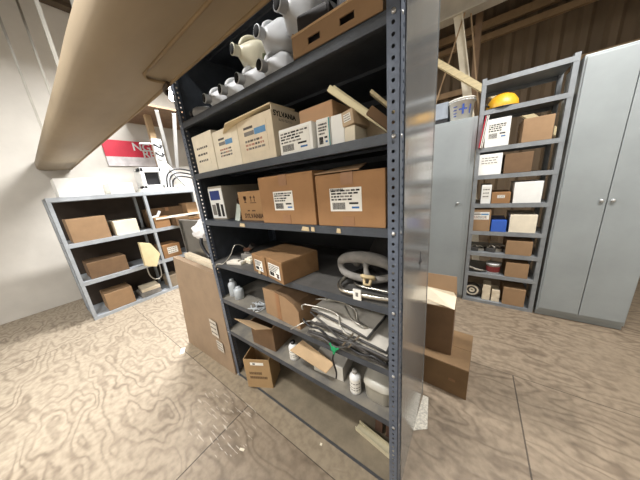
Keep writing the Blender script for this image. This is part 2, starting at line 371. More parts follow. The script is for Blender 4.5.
def shelf_unit():
    t=thing('shelf_unit','tall dark blue-grey steel shelf unit with punched posts and seven loaded shelves','shelving unit',(0,0,0))
    for (x,y,sx,sy) in ((0,0,-1,1),(-W,0,1,1),(0,D,-1,-1),(-W,D,1,-1)):
        b=angle_post(sx,sy); p=b.build('post',postm,t,fix=False,M=Matrix.Translation((x,y,0)))
        if y==0:
            for z in SH:
                k=MB(); k.lathe([(.0,0),(.0068,0),(.0068,.003),(.004,.005),(0,.005)],10); k.build('bolt',boltm,p,M=Matrix.Translation((x+sx*.018,-.001,z-.014))@Matrix.Rotation(PI/2,4,'X'))
                k=MB(); k.lathe([(.0,0),(.0055,0),(.0055,.003),(0,.004)],10); k.build('bolt',boltm,p,M=Matrix.Translation((x-sx*.001,.02,z-.014))@Matrix.Rotation(-sx*-PI/2,4,'Y'))
    for i,z in enumerate(SH+[TOPZ]):
        b=MB(); e=.0035; h=.031 if i!=6 else .026
        b.mi=1; b.box(-W+e,-e,e+.002,D-e,z-.0015,z+.0004); b.mi=0
        b.box(-W+e,-e,e-.001,e+.001,z-h,z,); b.box(-W+e,-e,e,.022,z-h-.001,z-h+.001)
        b.box(-W+e,-e,D-e-.002,D-e,z-h,z); b.box(-W+e,-W+e+.002,e,D-e,z-h,z); b.box(-e-.002,-e,e,D-e,z-h,z)
        b.box(-W+e,-e,D*.5-.03,D*.5+.03,z-.014,z-.0016)
        o=b.build('shelf',[steel,steel if i not in (3,4,5,6) else mat('worn_shelf_paint',(92,90,87),.55,.1,.15,10,.1,100) if i==3 else (steel_dust if i<6 else mat('dusty_bottom_shelf',(132,120,100),.7,0,.15,9,.1,90))],t)
        if i==6:
            k=MB(); k.box(-W+.04,-.04,.004,.006,0,z-h); k.build('kick_plate',steel,o)
    def sheet(x,nm,m,s):
        b=MB(); b.box(x-.001,x+.001,.047,D+.002,.0,HT-.02); b.box(x-.004*(1 if s>0 else -1)-.003,x+.003,D-.012,D+.004,0,HT-.02)
        for z in [q*.15+.05 for q in range(15)]:
            b.lathe([(0,0),(.0035,0),(.002,.0015),(0,.0015)],8,cap=False) if 0 else None
        return b.build(nm,m,t)
    sheet(.003,'end_sheet',sheetm,1); sheet(-W-.003,'end_sheet',steel,-1)
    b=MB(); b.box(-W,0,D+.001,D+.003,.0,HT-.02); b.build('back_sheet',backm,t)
    # peeling label scraps on the shelf lips
    for (x,z,w) in ((-.90,1.348,.05),(-.43,1.348,.045),(-.375,1.348,.02),(-.80,1.071,.02),(-.245,1.348,.02)):
        k=MB(); k.loft_flat([(x,-.0006,z-.028),(x+w,-.0006,z-.03),(x+w*.95,-.0006,z-.012),(x+w*.2,-.0006,z-.010)],[(x,.003,z-.028),(x+w,.003,z-.03),(x+w*.95,.003,z-.012),(x+w*.2,.003,z-.010)]); k.build('label_scrap',mat('old_tape',(196,176,140),.7,0,.1,40),t)
shelf_unit()

# ---- shelf A : jugs and tray
def jug(m):
    t=thing('plastic_jug','x','jug')
    b=MB(); b.rrect([(0,.051,.064,6),(.004,.057,.071,6),(.02,.059,.073,6),(.08,.059,.073,6),(.140,.058,.072,6),(.158,.053,.066,5),(.182,.040,.046,3),(.200,.029,.029,2.2),(.208,.023,.023,2)],28)
    b.build('jug_body',m,t,smooth=True)
    b=MB(); b.lathe([(.019,.208),(.021,.214),(.0215,.236),(.0235,.237),(.0235,.242),(.017,.242),(.016,.215),(0,.214)],20,cap=False); n=b.build('neck',m,t,smooth=True)
    b=MB(); b.lathe([(0,.2435),(.0200,.2435),(.0200,.2405),(0,.2405)],16,cap=False); b.build('mouth',dark,n)
    b=MB(); b.tube([(.050,0,.085),(.064,0,.10),(.066,0,.13),(.060,0,.165),(.044,0,.190),(.022,0,.203)],.010,8,smooth=4); b.build('handle',m,t,smooth=True)
    b=MB(); b.rrect([(.05,.0594,.05,6),(.051,.0598,.052,6),(.12,.0594,.052,6),(.121,.059,.05,6)],24); b.build('grip_panel',m,t,smooth=True)
    return t
JB={}
def copy_tree(o,parent=None):
    c=o.copy(); COL.objects.link(c)
    if parent is not None: c.parent=parent
    for ch in list(o.children): copy_tree(ch,c)
    return c
jp=[jug(jugm),jug(jugc)]
b=MB(); b.box(-.010,.012,-.0755,-.070,.05,.13,.002); b.build('grip_mark',mat('green_grey_mark',(120,128,96),.5),jp[1]); used=[0,0]
def put_jug(k,loc,fwd,roll,label):
    o=jp[k] if not used[k] else copy_tree(jp[k]); used[k]=1
    z=Vector(fwd).normalized(); x=Vector((0,0,1)); x=(x-z*x.dot(z)).normalized(); y=z.cross(x)
    M=Matrix((x,y,z)).transposed()@Matrix.Rotation(R(roll),3,'Z')
    o.rotation_euler=M.to_euler(); o.location=loc; tag(o,label,'jug','jugs lying on the top shelf')
fw=(-.16,-.98,.0)
A=SH[0]
# loc is centre of jug base; axis toward fwd, half width .07
rows=[(-1.035,.262,.010,.2),(-.885,.266,.010,0),(-.733,.262,.010,-6),(-.578,.266,.010,5)]
names=['white plastic jug lying farthest along the lower row of the top shelf','white plastic jug on its side, second in the lower row of the top shelf','white plastic jug on its side, third in the lower row of the top shelf','white plastic jug on its side, last in the lower row before the cardboard tray']
for (x,y,dz,ro),nm in zip(rows,names): put_jug(0,(x+.03,y+.0,A+.058+dz),fw,ro,nm)
put_jug(1,(-.695,.262,A+.182),(-.20,-.98,.0),-20,'yellowed cream plastic jug, the only one of that colour on the top shelf')
put_jug(0,(-.540,.266,A+.180),(-.14,-.98,0),8,'white jug in the upper row between the yellowed jug and the tallest jug')
put_jug(0,(-.388,.285,A+.205),(-.22,-.97,.04),-10,'largest-looking white jug, topmost beside the cardboard tray')
o=bpy.data.objects['plastic_jug.006']; o.scale=(1.18,1.1,1.1)
# small round bottle at far end
t=thing('plastic_bottle','small cloudy bottle lying at the far end of the top shelf','bottle',(-1.14,.10,A+.036),rot=Matrix((Vector((0,0,1)),Vector((-.6,.8,0)),Vector((-.8,-.6,0)))).transposed().to_euler())
b=MB(); b.lathe([(0,0),(.033,0),(.035,.01),(.035,.07),(.028,.09),(.013,.1)],20); b.build('bottle_body',mat('cloudy_plastic',(158,158,158),.5),t,smooth=True)
b=MB(); b.lathe([(.013,.1),(.016,.1),(.016,.118),(0,.118)],14); b.build('cap',black,t)
# cardboard tray
t=thing('cardboard_tray','brown cardboard tray with slot handles on the top shelf, filled with dark things','tray',(-.215,.006,A+.001))
b=MB(); hw=.165; th=.005; hh=.068
for (x0,x1) in ((-hw,-.095),(-.045,.03),(.08,hw)): b.box(x0,x1,0,th,0,hh)
for (x0,x1) in ((-.095,-.045),(.03,.08)): b.box(x0,x1,0,th,0,.024); b.box(x0,x1,0,th,.044,hh)
b.box(-hw,hw,0,.40,0,.004); b.box(-hw,-hw+th,th,.4,0,hh+.015); b.box(hw-th,hw,th,.4,0,hh+.015); b.box(-hw,hw,.395,.4,0,hh); b.build('tray_body',card,t)
b=MB(); b.box(-hw,hw,-.002,.012,hh,hh+.006); b.build('folded_rim',card_p,t)
for (x,y,w,d,h,l) in ((-.30,.03,.13,.2,.13,'left'),(-.155,.05,.13,.22,.15,'right')):
    c=thing('battery_case','dark square case standing in the %s half of the cardboard tray'%l,'case',(x,y,A+.006),8 if l=='left' else -5)
    b=MB(); b.box(-w/2,w/2,0,d,0,h,.012); b.build('case_body',mat('dark_case',(44,40,40),.6,0,.15),c); b=MB(); b.box(-w/2+.02,w/2-.02,.02,d-.02,h,h+.012,.004); b.build('lid',black,c)

# ---- shelf B
Bz=SH[1]
carton('lamp_carton','cream carton at the far end of the second shelf, beside the punched post','box',.232,.34,.215,(-1.158,.02,Bz),0,cream,tp=False,lab=None,seed=4,group='cream cartons on the second shelf')
carton('lamp_carton','cream carton with grey printed end, between the end carton and the open-flapped one','box',.236,.34,.195,(-.918,.02,Bz),0,cream,tp=False,lab=None,seed=5,group='cream cartons on the second shelf')
for nm,u,st,sd in (('lamp_carton',-.01,2,4),('lamp_carton.001',0,1,5)):
    label_part(bpy.data.objects[nm],face_M('F',u,.105,-.0003),.14,.12,st,seed=sd,m=cream,name='printed_panel')
t=thing('open_carton','tall cream carton with lifted flap and blue printed bar, black lettering on its side','box',(-.665,.015,Bz),0)
b=MB(); w=.25; h=.215; d=.30; th=.005
b.box(-w/2,w/2,0,d,0,th); b.box(-w/2,w/2,0,th,th,h-.02); b.box(-w/2,w/2,d-th,d,th,h); b.box(-w/2,-w/2+th,th,d-th,th,h-.02); b.box(w/2-th,w/2,th,d-th,th,h); b.box(-w/2+.006,w/2-.006,.006,d-.006,.05,h-.05); b.build('carton_body',cream2,t)
b=MB(); b.loft_flat([(w/2,.0,h),(w/2,.16,h+.004),(-w/2-.02,.12,h-.005),(-w/2-.13,.0,h-.045),(-w/2-.02,-.05,h-.03)],[(w/2,.0,h+.005),(w/2,.16,h+.009),(-w/2-.02,.12,h),(-w/2-.13,.0,h-.040),(-w/2-.02,-.05,h-.025)]); b.build('flap',mat('tan_flap',(222,204,168),.8,0,.05),t)
label_part(t,face_M('F',0,.105,.0004),.17,.13,1,seed=9,m=cream2,name='printed_panel')
text_mesh('SYLVANIA',.031,mat('solid_black_ink',(16,14,14),.8),t,'printed_word',Matrix.Translation((w/2+.0008,.085,h-.032))@RIGHT,1.05)
label_part(t,Matrix.Translation((w/2+.0004,.085,h-.055))@RIGHT,.1,.012,2,m=cream2,name='small_print')
carton('tube_carton','long white carton with printed barcode lying at the front of the second shelf','box',.178,.42,.098,(-.418,.010,Bz),0,whitec,tp=False,lab=[('F',-.005,.048,.16,.085,0)],seed=12)
carton('ballast_carton','brown carton with dark printing resting on top of the white cartons','box',.165,.22,.055,(-.337,.05,Bz+.103),-2,card_d if 0 else mat('buff_board',(190,152,116),.8,0,.07,7,.05,150),tp=False,lab=None,seed=13)
o=carton('small_white_carton','upright white carton with a teal stripe, in the middle of the second shelf','box',.062,.2,.1,(-.292,.03,Bz),1,whitec,tp=False,seed=14,lab=[('F',0,.05,.045,.085,0)])
b=MB(); b.box(.026,.030,-.0015,.0,0,.1); b.build('teal_stripe',ink_t,o)
carton('small_white_carton','plain white upright carton right of the teal-striped one','box',.055,.2,.098,(-.230,.032,Bz),0,whitec,tp=False,seed=15)
carton('small_white_carton','low white carton under the tilted buff carton','box',.048,.16,.052,(-.186,.035,Bz),0,cream,tp=False,seed=16)
carton('small_buff_carton','small tilted buff carton sitting on the low white carton','box',.050,.12,.045,(-.184,.028,Bz+.056),-3,mat('buff_board2',(200,176,146),.8),tp=False,seed=17,lab=[('F',0,.025,.03,.025,2)],rot=(0,R(-7),R(-8)))
carton('kraft_carton','flat kraft carton at the back right corner of the second shelf','box',.12,.3,.075,(-.10,.13,Bz),0,mat('kraft_grey',(178,158,130),.8),tp=False,seed=18)
t=thing('light_trim','long cream ribbed trim strip leaning over the cartons against the right post','trim strip')
b=MB(); 
for off in (-.011,.011): b.obar((-.245,.03+off*1.2,1.835+off*.3),(-.020,.10+off,1.640),.017,.020,(0,0,1),.002)
b.build('ribbed_strip',mat('cream_strip',(236,226,186),.55,0,.05),t)
b=MB(); b.obar((-.118,.058,1.737),(-.018,.098,1.642),.052,.030,(0,0,1),.003); b.build('cardboard_sleeve',card_d,t)
t=MB(); t.obar((-.150,.16,1.83),(-.02,.20,1.70),.03,.012,(0,0,1),.001); tag(t.build('wood_lath',woodp),'short pale lath lying behind the cream trim strip','lath')
# ---- shelf C
Cz=SH[2]
t=carton('appliance_carton','blue and white printed carton standing at the far end of the third shelf','box',.15,.34,.215,(-1.20,.06,Cz),4,mat('greyed_board',(168,160,146),.75,0,.08),tp=False)
b=MB(); b.mi=0; b.box(-.073,.073,-.002,0,.01,.205); b.mi=1; b.box(-.06,.045,-.003,-.001,.13,.19); b.mi=2; b.box(-.012,.02,-.003,-.001,.02,.11); b.box(.035,.06,-.003,-.001,.02,.10); b.mi=3; b.box(-.06,-.02,-.003,-.001,.03,.10); b.build('printed_front',[whitec,mat('navy_print',(40,60,130),.6),ink,ink_g],t)
t=thing('glass_jar','dark brown glass jar in the gap on the third shelf','jar',(-1.045,.16,Cz)); b=MB(); b.lathe([(0,0),(.042,0),(.045,.006),(.045,.12),(.03,.14),(.03,.15)],20); b.build('jar_body',mat('amber_dark',(60,36,26),.25),t,smooth=True); b=MB(); b.lathe([(.033,.15),(.034,.15),(.034,.172),(0,.172)],20); b.build('lid',black,t)
t=thing('folded_leaflet','small pale green folded paper leaning on the lettered carton','paper',(-.965,.05,Cz)); b=MB(); b.loft_flat([(-.05,0,.0),(.015,-.01,0),(.02,.01,.09),(-.045,.03,.10)],[(-.05,.004,.0),(.015,-.006,0),(.02,.014,.09),(-.045,.034,.10)]); b.loft_flat([(-.06,.02,0),(-.052,.02,0),(-.047,.04,.09),(-.055,.04,.09)],[(-.06,.024,0),(-.052,.024,0),(-.047,.044,.09),(-.055,.044,.09)]); b.build('leaf',mat('pale_green_paper',(200,210,200),.7),t)
t=carton('lettered_carton','brown carton printed with glass and arrow symbols and black lettering along its bottom','box',.225,.30,.165,(-.835,.055,Cz),0,mat('tan_board',(168,130,88),.8,0,.06,7,.05,150),tp=False)
text_mesh('SYLVANIA',.036,ink_br,t,'printed_word',Matrix.Translation((.01,-.0009,.027))@FRONT,1.05)
b=MB()
b.lathe([(0,0),(.013,0),(.012,.001),(0,.001)],12,(-.05,.128,0),cap=False); b.box(-.052,-.048,.108,.125,0,.001); b.box(-.060,-.040,.104,.109,0,.001); b.box(-.062,-.038,.128,.142,0,.001)
for x in (.005,.035): b.box(x-.002,x+.002,.11,.135,0,.001); b.loft_flat([(x-.009,.130,0),(x+.009,.130,0),(x,.143,0)],[(x-.009,.130,.001),(x+.009,.130,.001),(x,.143,.001)])
b.box(-.005,.048,.101,.105,0,.001); b.box(-.04,-.02,.055,.062,0,.001); b.box(.0,.03,.055,.062,0,.001); b.build('handling_symbols',ink_br,t,M=Matrix.Translation((0,-.0004,0))@FRONT)
t=carton('large_carton','large brown carton with white shipping label, left of its twin on the third shelf','box',.345,.36,.224,(-.522,.012,Cz),0,card2,lab=[('F',-.01,.110,.125,.088,0)],seed=21,group='large labelled cartons on the third shelf')
t=carton('large_carton','large brown carton with wide white label, nearest the right front post on the third shelf','box',.288,.36,.200,(-.192,.010,Cz),0,card2,lab=[('F',-.01,.105,.135,.088,0)],seed=22,group='large labelled cartons on the third shelf')
text_mesh('SYLVANIA',.013,ink,t,'printed_word',Matrix.Translation((-.045,-.0018,.142))@FRONT,1)
b=MB(); b.loft_flat([(-.144,.0,.208),(.05,.0,.208),(.02,.14,.235),(-.12,.15,.232)],[(-.144,.0,.212),(.05,.0,.212),(.02,.14,.239),(-.12,.15,.236)]); b.build('raised_flap',card,t)
t=thing('wire_coil','black cable loop behind the lettered carton, top edge of the third shelf goods','cable',(-.80,.2,Cz+.166)); b=MB(); b.tube([(-.10,0,.01),(-.03,-.02,.035),(.05,0,.03),(.08,.1,.015),(0,.13,.01),(-.09,.09,.01)],.007,6,closed=True,smooth=4); b.build('loop',black,t)
# ---- shelf D
Dz=SH[3]
for i,(x,y,w,d,h,rz,m,l) in enumerate([(-1.10,.03,.13,.05,.022,14,slatm,'pale grey bar-shaped part at the bottom of the small heap on the fourth shelf'),(-1.03,.09,.08,.06,.03,-8,cream,'small cream block lying behind the grey bar on the fourth shelf'),(-1.09,.13,.09,.07,.05,20,greym,'grey cloth-wrapped lump behind the grey bar on the fourth shelf')]):
    t=thing('small_part',l,'part',(x,y,Dz),rz); b=MB(); b.box(-w/2,w/2,0,d,0,h,.006); b.build('part_body',m,t); b=MB(); b.box(-w/4,w/4,d*.2,d*.8,h-.002,h+.01,.003); b.build('raised_top',m,t)
t=thing('small_fitting','brown pipe fitting on top of the small heap on the fourth shelf','fitting',(-1.07,.15,Dz+.062),10); b=MB(); b.tube([(-.045,0,.012),(0,0,.02),(.03,0,.045)],.014,10,smooth=4); b.build('elbow',mat('rusty',(96,60,40),.7),t); b=MB(); b.tube([(.022,0,.036),(.040,0,.054)],.019,10); b.build('collar',rubber,t)
t=MB(); t.tube([(-1.27,-.012,Dz-.03),(-1.23,-.016,Dz+.005),(-1.19,.01,Dz+.006),(-1.15,.05,Dz+.06),(-1.14,.09,Dz+.12),(-1.12,.14,Dz+.10),(-1.09,.2,Dz+.004)],.0035,6,smooth=5); tag(t.build('loose_wire',wirem,smooth=True),'thin pale wire looping over the shelf edge by the far post','wire')
carton('valve_carton','left one of two brown cartons with white labels on the fourth shelf','box',.158,.25,.110,(-.800,.012,Dz),-11,mat('dusty_cardboard',(142,108,72),.85,0,.12,9,.08,150),tp=False,lab=[('F',0,.052,.09,.065,0)],seed=31,group='twin brown cartons on the fourth shelf')
t=carton('valve_carton','right one of two brown cartons, sticking out further with a framed white label','box',.165,.24,.118,(-.637,-.018,Dz),-13,mat('dusty_cardboard',(142,108,72),.85,0,.12,9,.08,150),tp=False,lab=[('F',0,.056,.115,.075,0)],seed=33,group='twin brown cartons on the fourth shelf')
b=MB(); b.lathe([(0,0),(.010,0),(.010,.0012),(0,.0012)],12,cap=False); b.build('dark_spot',ink_br,t,M=Matrix.Translation((.035,-.0016,.033))@FRONT)
# padded grey harness ring with strap
t=thing('padded_ring','grey padded ring tied by a tan cord at the near end of the fourth shelf','padded ring',(-.205,.17,Dz+.055),0)
b=MB(); P=[(-.12,-.02,.030),(-.095,-.03,.062),(-.03,-.03,.080),(.05,-.02,.078),(.11,-.01,.060),(.138,0,.025),(.12,-.01,-.005),(.05,-.05,-.012),(-.03,-.06,-.005),(-.085,-.05,.005)]
pp=catmull([Vector(p) for p in P],5,True); n=len(pp)
b.tube(pp,[.017+.012*max(0,math.sin(2*PI*i/n-.1)) for i in range(n)],12,closed=True); b.build('padding',greym,t,smooth=True)
b=MB(); b.tube([(.02,-.03,.07),(.03,-.055,.04),(.035,-.06,.02),(.045,-.055,-.01)],[.013,.011,.013,.018],10); b.build('middle_strap',greym,t,smooth=True)
b=MB(); b.tube([(.02,-.075,.012),(.045,-.085,.016),(.07,-.07,.01),(.06,-.05,-.008),(.03,-.055,-.01)],.009,8,closed=True,smooth=3); b.tube([(.03,-.075,.01),(.035,-.088,-.02),(.06,-.088,-.02),(.06,-.07,.01)],.008,8); b.build('cord_knot',mat('tan_cord',(196,176,136),.8),t,smooth=True)
b=MB(); b.tube([(-.06,.02,.02),(-.03,.03,.06),(.0,.03,.02)],.022,10,smooth=3); b.build('inner_pad',greym,t,smooth=True)
t=thing('dark_bundle','round dark bundle behind the padded ring on the fourth shelf','bundle',(-.12,.36,Dz)); b=MB(); b.rrect([(0,.10,.10,2.3),(.03,.125,.12,2.3),(.12,.125,.12,2.2),(.17,.10,.1,2.1),(.20,.05,.05,2)],24); b.build('bundle_body',mat('dark_cloth',(62,60,60),.9,0,.2,14,.3,30),t,smooth=True); b=MB(); b.tube([(.126*math.cos(a),.121*math.sin(a),.07) for a in [k*PI/10 for k in range(20)]],.006,6,closed=True); b.build('tie',black,t)
t=thing('bent_chrome_tube','bent chrome tube frame with a white tag, at the front of the fourth shelf','tube frame',(0,0,0))
b=MB(); b.tube([(-.035,.03,Dz+.022),(-.12,.015,Dz+.022),(-.22,.012,Dz+.022),(-.262,.025,Dz+.024),(-.285,.07,Dz+.028),(-.275,.13,Dz+.035),(-.25,.22,Dz+.03),(-.20,.36,Dz+.02)],.0105,12,smooth=5); b.build('tube',chrome,t,smooth=True)
b=MB(); b.box(-.185,-.150,-.0005,.006,Dz+.002,Dz+.048); b.mi=1; b.box(-.173,-.162,-.0015,.0,Dz+.018,Dz+.036); b.build('paper_tag',[paper,ink_g],t)
t=thing('thin_chrome_tube','thinner chrome tube resting against the padded ring','tube',(0,0,0)); b=MB(); b.tube([(-.035,.075,Dz+.028),(-.10,.085,Dz+.020),(-.20,.09,Dz+.018),(-.235,.12,Dz+.018),(-.24,.2,Dz+.018)],.0065,10,smooth=5); b.build('tube',chrome,t,smooth=True)
# ---- shelf E
Ez=SH[4]
def bottle(nm,label,loc,h,r,m,capm,rz=0,sh=.7,lab=None,tilt=None,hw=None,lid=True):
    t=thing(nm,label,'bottle',loc,rz,rot=tilt); b=MB()
    b.lathe([(0,0),(r*.9,0),(r,h*.03),(r,h*sh),(r*.9,h*(sh+.06)),(r*.45,h*(sh+.16)),(r*.38,h*(sh+.17)),(r*.38,h*.93)],24); b.build('bottle_body',m,t,smooth=True)
    if lid: b=MB(); b.lathe([(0,h*.88),(r*.48,h*.88),(r*.48,h),(0,h)],18,cap=False); b.build('cap',capm,t)
    if lab: b=MB(); seg=20; A0=R(lab[2]);A1=R(lab[3]); 
    if lab:
        pts=[A0+(A1-A0)*k/seg for k in range(seg+1)]
        for k in range(seg): 
            a,c=pts[k],pts[k+1]; rr=r*1.01
            for (z0,z1,mi) in ((lab[0],lab[1],0),)+tuple(((lab[0]+(lab[1]-lab[0])*q,lab[0]+(lab[1]-lab[0])*(q+.07),1) for q in (.2,.4,.7))):
                if mi and (k%4==3): continue
                rq=rr+.0005*mi
                b.face([(rq*math.cos(a),rq*math.sin(a),z0*h),(rq*math.cos(c),rq*math.sin(c),z0*h),(rq*math.cos(c),rq*math.sin(c),z1*h),(rq*math.cos(a),rq*math.sin(a),z1*h)],mi)
        b.build('bottle_label',[paper,ink_g],t)
    return t
bottle('plastic_bottle','taller milky bottle beside the far post on the fifth shelf',(-1.275,.085,Ez),.135,.032,milk,milk)
bottle('plastic_bottle','shorter round milky bottle right of the taller one on the fifth shelf',(-1.188,.075,Ez),.095,.034,milk,milk,sh=.75)
t=thing('plastic_wrap','crumpled clear plastic wrap on the front edge of the fifth shelf','wrap',(-.93,.02,Ez)); b=MB()
rn=random.Random(5)
for k in range(7): b.tube([(rn.uniform(-.06,.05),rn.uniform(-.02,.07),rn.uniform(0,.03)+.004) for q in range(4)],.0035,6,smooth=3)
b.build('wrap_folds',milk,t)
# curved-top carton
t=thing('worn_carton','worn brown carton with a bowed lid standing on the fifth shelf','box',(-.69,.03,Ez),-4)
b=MB(); w=.31; A_=[(-w/2,0),(w/2,0),(w/2,.118),(w*.40,.150),(w*.18,.175),(-.02,.182),(-w/2,.178)]
b.loft_flat([(x,0,z) for x,z in A_],[(x,.28,z) for x,z in A_]); b.build('carton_body',card,t)
b=MB(); b.loft_flat([(x,-.004,z) for x,z in [(w/2+.002,.118),(w*.40,.152),(w*.18,.178),(-.03,.186),(-.03,.190),(w*.18,.184),(w*.42,.157),(w/2+.008,.120)]],[(x,.285,z) for x,z in [(w/2+.002,.118),(w*.40,.152),(w*.18,.178),(-.03,.186),(-.03,.190),(w*.18,.184),(w*.42,.157),(w/2+.008,.120)]]); b.build('bowed_lid',card_d,t)
b=MB(); b.box(-.035,.0,-.0015,0,.002,.18); b.build('tape',tape,t)
# stack of plates with dark rims, wires
def plate_thing(i,x,y,z,rz,w,d,tilt,label):
    t=thing('grey_plate',label,'plate',(x,y,z),rot=(R(tilt[0]),R(tilt[1]),R(rz)),group='grey plates heaped on the fifth shelf')
    b=MB(); n=10; top=[];bot=[]
    for k in range(n+1):
        u=-w/2+w*k/n; s=.010*math.sin(PI*k/n); top.append((u,s))
    for k in range(n):
        (u0,s0),(u1,s1)=top[k],top[k+1]
        b.loft_flat([(u0,0,s0),(u1,0,s1),(u1,d,s1),(u0,d,s0)],[(u0,0,s0+.010),(u1,0,s1+.010),(u1,d,s1+.010),(u0,d,s0+.010)])
    b.build('plate_panel',slatm,t)
    b=MB(); b.tube([(u,-.002,s+.005) for u,s in top]+[(w/2+.002,d*.5,.005),(w/2-.01,d,.005)],.0065,8); b.build('dark_rim',slatd,t)
    b=MB(); b.box(-w/2+.03,w/2-.05,-.001,.004,.008,.013); b.build('slot',slatd,t)
pl=[(-.255,.02,.006,-2,.40,.36,(0,1),'lowest grey plate in the heap on the fifth shelf'),
(-.25,.015,.026,3,.42,.34,(0,2),'second grey plate from the bottom of the heap'),
(-.26,.025,.050,-4,.42,.34,(1,3),'third grey plate from the bottom, tilted to the right'),
(-.235,.02,.076,2,.36,.34,(0,5),'fourth grey plate in the heap on the fifth shelf'),
(-.31,.045,.108,-6,.34,.32,(2,4),'topmost grey plate under the wire hangers')]
for i,q in enumerate(pl): plate_thing(i,q[0],q[1],Ez+q[2],q[3],q[4],q[5],q[6],q[7])
def wire(name,label,path,r,m,cat='wire',grp=None,sm=4):
    t=MB(); t.tube(path,r,8,smooth=sm); return tag(t.build(name,m,smooth=True),label,cat,grp)
wire('wire_bracket','bent wire bracket lying highest on the grey plate heap',[(-.50,.02,Ez+.140),(-.505,.02,Ez+.158),(-.49,.04,Ez+.162),(-.36,.06,Ez+.158),(-.30,.05,Ez+.150),(-.28,.03,Ez+.115),(-.24,.01,Ez+.10),(-.20,.02,Ez+.088)],.0045,wirem,'bracket')
wire('wire_bracket','second bent wire running behind the highest one',[(-.47,.10,Ez+.168),(-.40,.12,Ez+.175),(-.30,.13,Ez+.172),(-.24,.12,Ez+.155),(-.22,.1,Ez+.12),(-.16,.08,Ez+.112)],.004,wirem,'bracket')
wire('wire_bracket','curled wire end resting near the middle of the plate heap',[(-.30,.12,Ez+.165),(-.24,.07,Ez+.145),(-.19,.05,Ez+.14),(-.165,.07,Ez+.125),(-.19,.06,Ez+.11),(-.24,.04,Ez+.108)],.0045,wirem,'bracket')
wire('wire_bracket','short wire hook sticking out over the far front edge of the plate heap',[(-.56,-.03,Ez+.03),(-.52,-.01,Ez+.055),(-.48,.03,Ez+.07),(-.44,.06,Ez+.06)],.004,wirem,'bracket')
wire('black_cable','black cable draped across the front of the plates',[(-.49,.0,Ez+.10),(-.44,-.006,Ez+.075),(-.38,-.008,Ez+.085),(-.32,-.006,Ez+.055),(-.24,-.010,Ez+.06),(-.17,-.008,Ez+.035),(-.10,-.006,Ez+.05),(-.045,-.004,Ez+.03)],.0055,black,'cable')
wire('black_cable','black cable arching over the topmost plate',[(-.43,.0,Ez+.16),(-.40,.01,Ez+.13),(-.33,-.004,Ez+.115),(-.26,-.01,Ez+.075),(-.2,-.012,Ez+.085),(-.12,-.008,Ez+.055)],.005,slatd,'cable')
wire('black_cable','dark cable running low toward the near post',[(-.46,-.006,Ez+.03),(-.36,-.010,Ez+.04),(-.28,-.010,Ez+.02),(-.18,-.008,Ez+.075),(-.08,-.004,Ez+.07),(-.04,.0,Ez+.06)],.0065,slatd,'cable')
for x,l in ((-.245,'left one of two parallel thin steel pins on the plate heap'),(-.215,'right one of two parallel thin steel pins on the plate heap')):
    t=MB(); t.obar((x,-.018,Ez+.055),(x+.045,.01,Ez+.115),.006,.006); tag(t.build('steel_pin',chrome),l,'pin')
t=thing('green_tie','green plastic tie hanging off the front of the plate heap','tie',(-.298,-.014,Ez-.006)); b=MB(); b.box(-.014,.012,-.004,.004,.0,.028,.003); b.box(-.006,.004,-.003,.003,-.018,.0,.002); b.build('tie_head',greenm,t); b=MB(); b.obar((.01,0,.014),(.03,0,.03),.006,.009,bev=.001); b.obar((-.01,0,.022),(-.02,0,.038),.006,.009,bev=.001); b.build('tie_tail',greenm,t)
wire('black_strap','thin black strap hanging from the green tie over the white carton',[(-.30,-.012,Ez-.02),(-.312,-.010,Ez-.07),(-.30,-.006,Ez-.14),(-.308,.0,Ez-.19)],.0045,black,'strap')
# ---- shelf F
Fz=SH[5]
t=carton('open_carton','brown open carton on the sixth shelf with a pale flap folded out','box',.215,.22,.180,(-.915,.025,Fz),4,card_d,tp=False,flaps=[('B',-20,.07),('R',35,.05)])
b=MB(); b.loft_flat([(-.107,.0,.180),(.107,.0,.180),(.075,-.100,.235),(-.135,-.090,.245)],[(-.107,.0,.184),(.107,.0,.184),(.075,-.100,.239),(-.135,-.090,.249)]); b.build('front_flap',card_p,t)
bottle('white_bottle','white plastic bottle with printed label right of the open carton on the sixth shelf',(-.665,.065,Fz),.125,.031,white,black,lab=(.12,.66,-150,-10))
t=thing('flapped_carton','white low carton with a long pale cardboard flap, middle of the sixth shelf','box',(-.42,.06,Fz),6)
b=MB(); b.box(-.08,.11,0,.24,0,.09,.003); b.build('carton_body',mat('greyish_white_board',(196,192,182),.75,0,.08),t)
b=MB(); b.loft_flat([(-.20,-.05,.135),(.04,-.06,.085),(.06,.0,.10),(-.17,.04,.145)],[(-.20,-.05,.140),(.04,-.06,.090),(.06,.0,.105),(-.17,.04,.150)]); b.build('flap',card_p,t)
bottle('white_bottle','taller white bottle with printed label beside the grey tub on the sixth shelf',(-.232,.062,Fz),.135,.029,white,mat('grey_cap',(150,146,140),.5),lab=(.1,.68,-140,-5))
t=thing('grey_tub','pale grey rounded plastic tub by the near post on the sixth shelf','tub',(-.115,.05,Fz))
b=MB(); b.rrect([(0,.070,.115,4,0,.12),(.01,.076,.120,4,0,.12),(.075,.078,.122,4,0,.12),(.085,.082,.126,4,0,.12)],32); b.build('tub_body',mat('pale_grey_plastic',(168,164,152),.4,0,.06),t,smooth=True)
b=MB(); b.rrect([(.084,.0835,.1275,4,0,.12),(.094,.083,.127,4,0,.12),(.118,.072,.112,3,0,.12)],32); b.build('lid',mat('pale_grey_plastic2',(178,174,162),.4,0,.06),t,smooth=True)
